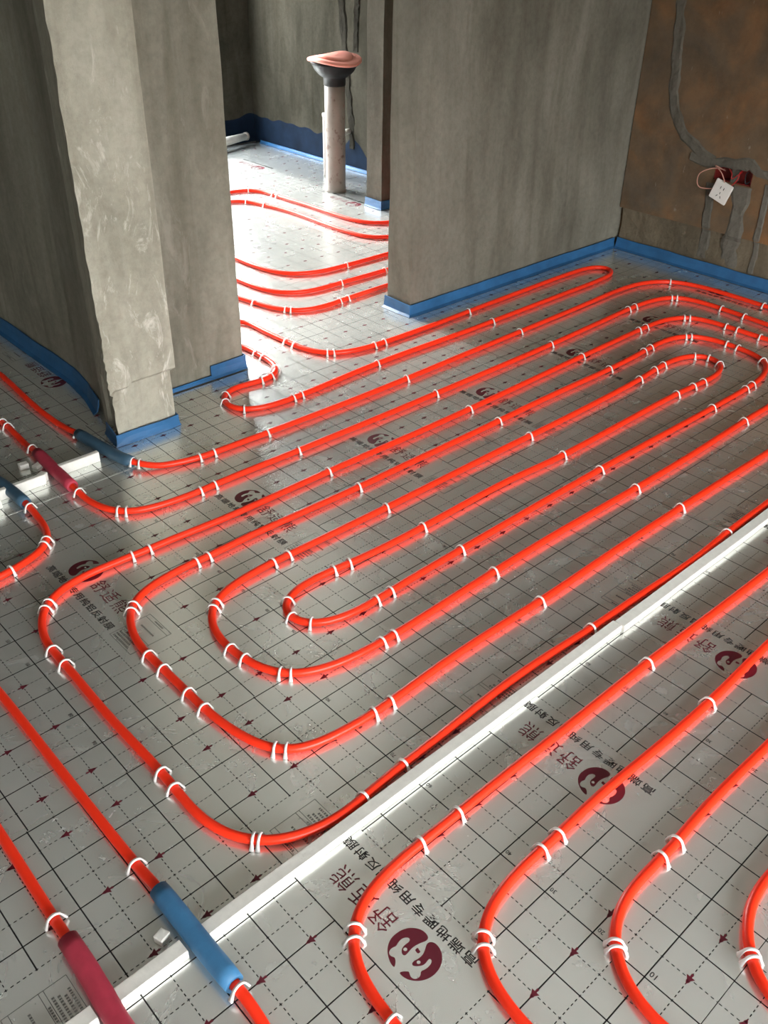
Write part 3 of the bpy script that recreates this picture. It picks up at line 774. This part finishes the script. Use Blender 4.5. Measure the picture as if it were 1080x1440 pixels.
v1 = Path([W(-110, 161), W(-66, 160.5), W(-55, 156), W(-50, 147), (0, 975), (75, 1070), (150, 1165), (190, 1215), (222, 1252), (275, 1320), (330, 1388), (345, 1405), (373, 1440), W(-52, 30)], sleeves=[((221, 1254), (334, 1392))])
v1.build('straight red heating pipe entering bright blue sleeve across the long foam strip')
v1.sleeve(0, 'sleeve_blue', 'bright blue foam sleeve crossing the notch in the long white foam strip')
v2 = Path([W(-115, 147), W(-82, 146), W(-70, 140), W(-64.5, 126), (0, 1172), (45, 1243), (90, 1315), (130, 1376), (165, 1440), W(-64.5, 40)], sleeves=[((97, 1325), W(-64.5, 46))])
v2.build('straight red heating pipe entering crimson sleeve across the long foam strip')
v2.sleeve(0, 'sleeve_red', 'bright crimson foam sleeve crossing the notch in the long white foam strip')
r1 = Path([W(295, 48.5), W(160, 48.4), (1080, 803.5), (985, 876), (911, 931.5), (780, 1036), (700, 1098), (647, 1141), (592, 1185), (558, 1212), (527, 1243), (504, 1273), (495, 1298), (492, 1319), (493.5, 1341), (502, 1365), (515.6, 1390), (535, 1418), (553, 1439), W(-36, 10), W(-34, -25)])
r2 = Path([W(295, 35), W(130, 35), (1080, 906), (999, 986), (933, 1044), (833, 1127), (785, 1174), (759, 1197), (732, 1221), (707, 1248), (690, 1271), (679, 1296), (674, 1318), (675, 1340), (682, 1365), (693, 1387), (712, 1412), (734, 1440), W(-19, -5), W(-18, -40)])
r3 = Path([W(295, 20.3), W(100, 20.4), (1080, 1048), (1030, 1096), (960.6, 1171), (950, 1188), (929, 1208.5), (905, 1230), (885.6, 1252), (869, 1276), (862, 1298), (860.6, 1321), (864, 1345), (875, 1376), (891, 1404), (913, 1430), (922, 1440), W(-2, -22), W(0, -60)])
r4 = Path([W(295, 5.8), W(80, 6), W(50, 6.0), W(35, 5), (1080, 1230), (1063, 1252), (1052, 1276), (1048, 1298), (1048.5, 1323), (1054, 1350), (1063, 1375), (1080, 1407), W(13, -25), W(15, -60)])
r1.build('red heating pipe bend nearest the long foam strip on the near foil')
r2.build('red heating pipe bend crossing the panda emblems on the near foil')
r3.build('red heating pipe bend third from the long foam strip on near foil')
r4.build('red heating pipe bend by the crinkled overlapped film seam')

# ================================================================== PIPE CLIPS
def clip_mesh():
    prof = []
    r = 0.0113
    prof.append((-0.0165, 0.0002)); prof.append((-0.0138, 0.006))
    for a in np.linspace(165, 15, 9):
        prof.append((r * math.cos(math.radians(a)), 0.0104 + r * math.sin(math.radians(a))))
    prof.append((0.0136, 0.006)); prof.append((0.0158, 0.0002))
    V, Fc = [], []
    n = len(prof)
    for i, (y, z) in enumerate(prof):
        a = prof[max(i - 1, 0)]; b = prof[min(i + 1, n - 1)]
        tx, tz = b[0] - a[0], b[1] - a[1]; l = math.hypot(tx, tz); nx, nz_ = -tz / l, tx / l
        if nx * y + nz_ * (z - 0.0107) < 0: nx, nz_ = -nx, -nz_
        e = min(i, n - 1 - i)
        w = (0.0046, 0.0036)[e] if e < 2 else 0.0025
        th = (0.0038, 0.0032)[e] if e < 2 else 0.0025
        V += [(-w, y, z), (w, y, z), (w, y + nx * th, z + nz_ * th), (-w, y + nx * th, z + nz_ * th)]
    for i in range(n - 1):
        for k in range(4):
            l = (k + 1) % 4
            Fc.append((i * 4 + k, i * 4 + l, (i + 1) * 4 + l, (i + 1) * 4 + k))
    Fc += [(3, 2, 1, 0), tuple((n - 1) * 4 + k for k in range(4))]
    me = bpy.data.meshes.new('pipe_clip'); me.from_pydata(V, [], Fc); me.materials.append(M['clip'])
    bm = bmesh.new(); bm.from_mesh(me); bmesh.ops.recalc_face_normals(bm, faces=bm.faces[:]); bm.to_mesh(me); bm.free()
    me.polygons.foreach_set('use_smooth', [True] * len(me.polygons))
    return me
CLIP = clip_mesh()
def clips(path, pts, where):
    for q in pts:
        i = path.near(q); a = path.p[max(i - 2, 0)]; b = path.p[min(i + 2, len(path.p) - 1)]
        ang = math.atan2(b[1] - a[1], b[0] - a[0])
        o = bpy.data.objects.new('pipe_clip', CLIP); col.objects.link(o)
        flip = math.pi if math.cos(ang) < 0 else 0
        o.location = (path.p[i, 0], path.p[i, 1], max(0.0005, path.z[i] - ZC + 0.0005)); o.rotation_euler = (0, 0, ang + flip + random.uniform(-0.14, 0.14))
        tag(o, 'white plastic clip pinning ' + where, 'clip', 'clips on ' + where)
clips(spiral, [(111, 612)], 'red pipe above shady blue sleeve near the column')
clips(spiral, [(186, 656), (195, 657)], 'red pipe where it leaves shady blue sleeve at the column')
clips(spiral, [(281, 643.5), (301, 636.5), (377.5, 608.6), (573, 533), (730, 466.7)], 'pipe run passing the column foot and the S bend')
clips(spiral, [(939, 389), (1072, 430)], 'pipe along the foot of the brown wall')
clips(spiral, [(3, 594), (9, 600), (46, 634)], 'red pipe above the dull crimson sleeve')
clips(spiral, [(110, 694), (162.5, 720.5), (176, 720.5), (281, 691), (299.5, 682), (418, 634), (614, 553), (775, 484), (883, 435.6), (892, 431.5)], 'pipe run leaving the dull crimson sleeve')
clips(spiral, [(943.5, 418), (951, 418), (1015.6, 434), (1046, 444.7)], 'outermost wide turn before the brown wall')
clips(spiral, [(65, 848), (60, 858), (185, 782), (210, 772), (465, 663.6), (659.7, 574.4), (818.6, 501), (896.7, 465), (907, 460)], 'pipe run crossing the emblem left of its bend')
clips(spiral, [(75, 916), (90, 933), (228, 1087), (244, 1107), (353, 1184), (369, 1186)], 'outermost left bend of the spiral')
clips(spiral, [(511, 1124), (564, 1077), (833, 883), (1022, 749)], 'pipe running close beside the long foam strip')
clips(spiral, [(960, 446), (969.5, 446), (1021, 458.6), (1037, 464), (1070, 475)], 'second turn in before the brown wall')
clips(spiral, [(271.7, 791), (294, 782), (182, 852), (184, 860), (503, 686), (700.6, 593), (857, 519), (905, 494.7), (914.7, 489)], 'pipe run to the second left bend of spiral')
clips(spiral, [(211, 922), (228, 939), (265.5, 974), (287, 996), (387, 1057), (399, 1058.5), (528, 1001.5), (549.5, 986.5)], 'second left bend of the spiral')
clips(spiral, [(761, 844), (956, 714.5)], 'second pipe run from the long foam strip')
clips(spiral, [(964.5, 472.5), (972, 472.5), (1023, 483.6), (1039.7, 489.7), (1076.7, 507), (1048, 547.5), (1057, 542)], 'third turn in before the brown wall')
clips(spiral, [(1001, 574), (844, 660), (645.6, 774.5), (547.8, 832), (529.5, 844)], 'lower pipe run of the innermost left hairpin')
clips(spiral, [(382.8, 791), (402.5, 782), (544, 713.6), (746, 614), (899.4, 534), (919.7, 521), (931, 514)], 'pipe run to the third left bend of spiral')
clips(spiral, [(301.5, 845), (296.5, 855), (324, 913), (342, 926.5), (393, 948), (409, 949.5), (535, 903.5), (556, 891.7)], 'third left bend of the spiral')
clips(spiral, [(693.6, 804.5), (894.4, 686), (1047, 592.5)], 'third pipe run from the long foam strip')
clips(spiral, [(973.6, 499.7), (999.4, 502.5), (1015.6, 512.8), (987.8, 538), (975, 543), (951, 554.5)], 'innermost right hairpin of the spiral')
clips(spiral, [(466, 802.5), (490, 792.5), (399, 845), (403, 869), (434, 879), (595.6, 744), (793.6, 640)], 'innermost left hairpin over crinkled foil')
clips(door, [(359, 496.5), (371.7, 503), (391, 518), (385, 529.5), (369, 535.6), (314.5, 555), (313, 567), (345.6, 577)], 'the S bend at the bright doorway')
clips(door, [(410, 560.6), (425, 555), (531, 511), (689.4, 451)], 'straight pipe run after the S bend')
clips(door, [(403, 481), (415.6, 486), (460, 496.7), (468, 497), (526, 486), (539, 481), (655.6, 438)], 'pipe sweeping out of doorway behind the S bend')
clips(c1, [(359, 425.5), (403, 436.5), (409.5, 436.8), (476, 424), (490, 419)], 'dark red pipe curving behind the grey wall')
clips(c2, [(480, 397.5), (540, 380), (349, 267.6), (385.6, 274), (391.5, 276)], 'outer pipe of the far nested pair')
clips(c3, [(486, 373), (346, 283.5), (371, 288)], 'inner pipe of the far nested pair')
clips(hook, [(42, 716.5), (70, 758), (67, 767), (17, 803)], 'short hooked pipe by the shady blue sleeve')
clips(v1, [(190, 1216), (338, 1396)], 'straight pipe through the bright blue sleeve')
clips(v2, [(80, 1297)], 'straight pipe through the bright crimson sleeve')
clips(r1, [(911, 931.5), (647, 1142), (593, 1185), (492.5, 1306), (492, 1320), (553, 1438)], 'near pipe bend closest to long foam strip')
clips(r2, [(998, 987), (785, 1174), (761, 1195), (674.5, 1314), (674.5, 1332)], 'near pipe bend crossing the panda emblems')
clips(r3, [(951, 1187), (930, 1207.5), (860.6, 1325), (862, 1339)], 'near pipe bend third from the foam strip')
clips(r4, [(1050, 1336), (1054, 1351)], 'near pipe bend by crinkled film seam')

# ================================================================== FOAM STRIPS
def foam_strip(x0, x1, y, w, h, label, tilt=0.0, skew=0.0):
    L = x1 - x0; n = max(2, int(L / 0.04)); V, Fc = [], []
    sd = random.random() * 20
    b = 0.0018
    prof = [(-w / 2 + b, 0.0002), (w / 2 - b, 0.0002), (w / 2, b), (w / 2, h - b), (w / 2 - b, h), (-w / 2 + b, h), (-w / 2, h - b), (-w / 2, b)]
    for i in range(n + 1):
        x = x0 + L * i / n
        dy = 0.0015 * noise.noise(Vector((x * 4, sd, 0))) + skew * (x - x0)
        k = 1 + 0.03 * noise.noise(Vector((x * 11, sd + 3, 0)))
        for (a, z) in prof: V.append((x - (x0 + x1) / 2, dy + a * k, z * (1 + 0.04 * noise.noise(Vector((x * 8, sd, 5)))) if z > 0.01 else z))
    m = 8
    for i in range(n):
        for k in range(m):
            l = (k + 1) % m
            Fc.append((i * m + k, i * m + l, (i + 1) * m + l, (i + 1) * m + k))
    Fc.append(tuple(range(m))); Fc.append(tuple(reversed([n * m + k for k in range(m)])))
    bm = bmesh.new()
    o = mesh_obj('foam_strip', V, Fc, 'foam', loc=((x0 + x1) / 2, y, 0))
    bm.from_mesh(o.data); bmesh.ops.recalc_face_normals(bm, faces=bm.faces[:]); bm.to_mesh(o.data); bm.free()
    return tag(o, label, 'foam strip', 'white foam joint strips')
foam_strip(-0.95, -0.668, 0.620, 0.027, 0.020, 'white foam strip stub past the crimson sleeve')
foam_strip(-0.630, -0.513, 0.619, 0.027, 0.020, 'short white foam strip piece between the crimson and bright blue sleeves')
foam_strip(-0.476, 0.655, 0.6185, 0.026, 0.020, 'long white foam strip running from bright blue sleeve between the foils')
foam_strip(0.657, 2.98, 0.612, 0.028, 0.020, 'white foam strip butted to the long one and running to brown wall')
foam_strip(-0.235, -0.045, 2.082, 0.016, 0.032, 'short upright foam strip piece between shady blue and dull crimson sleeves')
foam_strip(0.002, 0.130, 2.095, 0.016, 0.032, 'short upright foam strip piece between dull crimson sleeve and the column')
def cube(q, z, size, rz, label, tiltx=0.0):
    w = px(q[0], q[1], 0)
    o = bevel_box('foam_cube', size[0], size[1], size[2], 'foam', None, 0.0015, 0.0008)
    o.location = (w[0], w[1], z); o.rotation_euler = (tiltx, 0, rz)
    tag(o, label, 'foam block', 'cut foam blocks left on the foil')
cube((229, 1322), 0.0006, (0.021, 0.018, 0.016), 0.3, 'small square foam block lying by notch at the bright blue sleeve')
cube((61, 677), 0.0006, (0.024, 0.022, 0.026), 0.5, 'white foam cube leaning in front of the short upright foam strip')
cube((34, 659), 0.0006, (0.027, 0.02, 0.018), -0.1, 'white foam cube lying behind the short upright foam strip')
cube((53, 657), 0.0006, (0.026, 0.02, 0.009), 0.4, 'flat white foam chip behind the short upright strip beside crimson sleeve')
cube((-7, 716), 0.0006, (0.03, 0.03, 0.035), 0.3, 'white foam lump beside shady blue sleeve of the hooked pipe')

# ================================================================== WASHROOM THINGS
stand = tag(empty('waste_pipe', (2.62, 3.95, 0.0)), 'upright dirty white waste pipe with black funnel and salmon lid', 'waste pipe')
V, Fc = lathe([(0.0575, 0.0), (0.0575, 0.02), (0.056, 0.03), (0.056, 0.2), (0.0562, 0.4), (0.056, 0.575)], 28)
mesh_obj('pipe_shaft', V, Fc, 'pvc', stand, True)
V, Fc = lathe([(0.058, 0.555), (0.060, 0.56), (0.061, 0.595), (0.078, 0.605), (0.105, 0.63), (0.125, 0.665), (0.130, 0.675), (0.05, 0.676)], 32)
V = [(x * (1.08 if z > 0.6 else 1), y * (0.92 if z > 0.6 else 1), z + (0.07 * y if z > 0.6 else 0)) for x, y, z in V]
mesh_obj('funnel', V, Fc, 'black_rubber', stand, True)
def lid(name, r, z0, z1, tilt, sx, sy, bump, par):
    V, Fc = [], []; n = 40
    rings = [(0.0, z0), (0.97, z0), (1.0, z0 + 0.004), (1.0, z1 - 0.004), (0.96, z1), (0.5, z1 + bump), (0.001, z1 + bump)]
    for (k, z) in rings:
        for i in range(n):
            a = 2 * math.pi * i / n
            rr = r * k * (1 + 0.06 * math.cos(3 * a + 0.6) * (k > 0.3))
            x = rr * math.cos(a) * sx; y = rr * math.sin(a) * sy
            V.append((x, y, z + tilt * y + 0.010 * math.sin(2 * a + 1.0) * k))
    for i in range(len(rings) - 1):
        for k in range(n):
            l = (k + 1) % n
            Fc.append((i * n + k, i * n + l, (i + 1) * n + l, (i + 1) * n + k))
    o = mesh_obj(name, V, Fc, 'salmon', par, True)
    return o
lid_o = lid('lid', 0.142, 0.672, 0.690, 0.06, 1.06, 0.96, 0.002, stand)
lid('lid_raised_panel', 0.095, 0.690, 0.702, 0.06, 1.12, 0.92, 0.001, lid_o)
thin = tag(empty('drain_pipe', (2.80, 4.24, 0.0)), 'thinner short white drain pipe standing behind the tall waste pipe', 'drain pipe')
V, Fc = lathe([(0.026, 0.0), (0.025, 0.01), (0.025, 0.345)], 20)
mesh_obj('pipe_shaft', V, Fc, 'pvc', thin, True)
V, Fc = lathe([(0.0265, 0.335), (0.027, 0.34), (0.027, 0.352), (0.02, 0.353)], 20)
mesh_obj('pipe_rim', V, Fc, 'pvc_clean', thin, True)
stub = tag(empty('wall_pipe_stub', (XRB, 4.285, 0.22)), 'small white pipe stub poking from groove in washroom wall', 'pipe stub')
V, Fc = tube([Vector((0, 0, 0.0)), Vector((-0.03, 0, 0.0)), Vector((-0.05, 0.002, -0.004)), Vector((-0.055, 0.004, -0.03))], [0.016, 0.016, 0.017, 0.013], 14)
mesh_obj('stub_body', V, Fc, 'pvc_clean', stub, True)
V, Fc = tube([Vector((-0.055, 0.004, -0.028)), Vector((-0.055, 0.005, -0.075))], [0.010, 0.009], 10)
mesh_obj('stub_tail', V, Fc, 'chase_light', stub, True)
lay = tag(empty('floor_drain_pipe', (2.80, 5.17, 0.03)), 'grey pipe length lying on the floor against blue coated far wall', 'pipe')
V, Fc = tube([Vector((-0.45, -0.10, 0.03)), Vector((-0.2, -0.045, 0.03)), Vector((0.08, 0.02, 0.03))], [0.034, 0.030, 0.022], 18, inner=0.015)
lo = mesh_obj('pipe_body', V, Fc, 'pvc_clean', lay, True)
V, Fc = tube([Vector((0.072, 0.018, 0.03)), Vector((0.09, 0.022, 0.03))], [0.026, 0.026], 16); mesh_obj('pipe_collar', V, Fc, 'pvc', lay, True)

# ================================================================== HANGING SOCKET
def on_wall(q, X):
    d = np.array([(q[0] - 540) / F, (q[1] - 720) / F, 1.0]) @ CM
    return CC + d * ((X - CC[0]) / d[0])
sk = empty('socket_outlet')
TL, TR, BR, BL = (Vector(on_wall(q, XR - 0.035)) for q in ((1009, 250.7), (1035, 258.7), (1019, 288.8), (993.8, 279.6)))
c = (TL + TR + BR + BL) / 4
az = ((TL + TR) - (BL + BR)).normalized(); ax = Vector((1, 0, 0)); ay = az.cross(ax).normalized(); ax = ay.cross(az)
ms = Matrix.Identity(4)
for k in range(3): ms[k][0] = ax[k]; ms[k][1] = ay[k]; ms[k][2] = az[k]; ms[k][3] = c[k]
sk.matrix_world = ms
tag(sk, 'white power socket plate hanging askew from wires on brown wall', 'socket')
plate = bevel_box('face_plate', 0.009, 0.086, 0.086, 'plate', sk, 0.0025, 0, 2); plate.location = (0, 0, -0.043)
V, Fc = boxes((0.0045, 0.022, -0.033, 0.033, -0.03, 0.03)); mesh_obj('back_housing', V, Fc, 'plate', sk)
def slot(y, z, w, h, rx):
    V, Fc = boxes((-0.0003, 0.0003, -w / 2, w / 2, -h / 2, h / 2)); o = mesh_obj('pin_slot', V, Fc, 'ink_black', plate)
    o.location = (-0.0050, y, z + 0.043); o.rotation_euler = (rx, 0, 0)
slot(0.008, 0.016, 0.003, 0.011, 0); slot(-0.008, 0.016, 0.003, 0.011, 0)
slot(0.0, -0.006, 0.003, 0.010, 0); slot(0.009, -0.021, 0.003, 0.010, 0.55); slot(-0.009, -0.021, 0.003, 0.010, -0.55)
V, Fc = boxes((-0.0006, 0.0002, -0.036, 0.036, -0.036, 0.036)); o = mesh_obj('inner_panel', V, Fc, 'plate', plate); o.location = (-0.0043, 0, 0.043)
def wire(pts, mat, label):
    P = []
    A = [Vector(p) for p in pts]; E = [2 * A[0] - A[1]] + A + [2 * A[-1] - A[-2]]
    for i in range(1, len(E) - 2):
        for t in np.linspace(0, 1, 8, endpoint=False):
            p0, p1, p2, p3 = E[i - 1:i + 3]
            P.append(0.5 * ((2 * p1) + (p2 - p0) * t + (2 * p0 - 5 * p1 + 4 * p2 - p3) * t * t + (3 * p1 - p0 - 3 * p2 + p3) * t ** 3))
    P.append(A[-1])
    V, Fc = tube(P, 0.0022, 7)
    tag(mesh_obj('electrical_wire', V, Fc, mat, smooth=True), label, 'wire', 'wires at the hanging socket')
X = XR
sy, sz = c[1], c[2]
wire([(X + 0.035, 1.835, 0.445), (X - 0.03, 1.86, 0.455), (X - 0.05, 1.905, 0.425), (X - 0.035, 1.90, 0.37), (X - 0.02, sy + 0.02, sz + 0.005)], 'wire_pink', 'pinkish wire looping out wide of junction box to hanging socket')
wire([(X + 0.035, 1.83, 0.44), (X - 0.035, 1.845, 0.470), (X - 0.06, 1.80, 0.455), (X - 0.045, 1.785, 0.42), (X - 0.02, sy, sz + 0.02)], 'wire_pink', 'pinkish wire arching from junction box down behind hanging socket')
wire([(X + 0.035, 1.80, 0.44), (X - 0.01, 1.79, 0.462), (X - 0.03, 1.765, 0.45), (X - 0.03, 1.76, 0.43), (X + 0.03, 1.75, 0.45)], 'wire_red', 'red wire looped inside the junction box')
wire([(X + 0.035, 1.745, 0.46), (X - 0.02, 1.735, 0.458), (X - 0.03, 1.735, 0.43), (X - 0.018, sy - 0.02, sz + 0.01)], 'wire_red', 'red wire dropping from junction box to hanging socket')
wire([(X + 0.035, 1.72, 0.455), (X - 0.01, 1.71, 0.455), (X - 0.02, 1.70, 0.42), (X + 0.03, 1.695, 0.43)], 'wire_dark', 'dark wire curled inside junction box beside red wire')
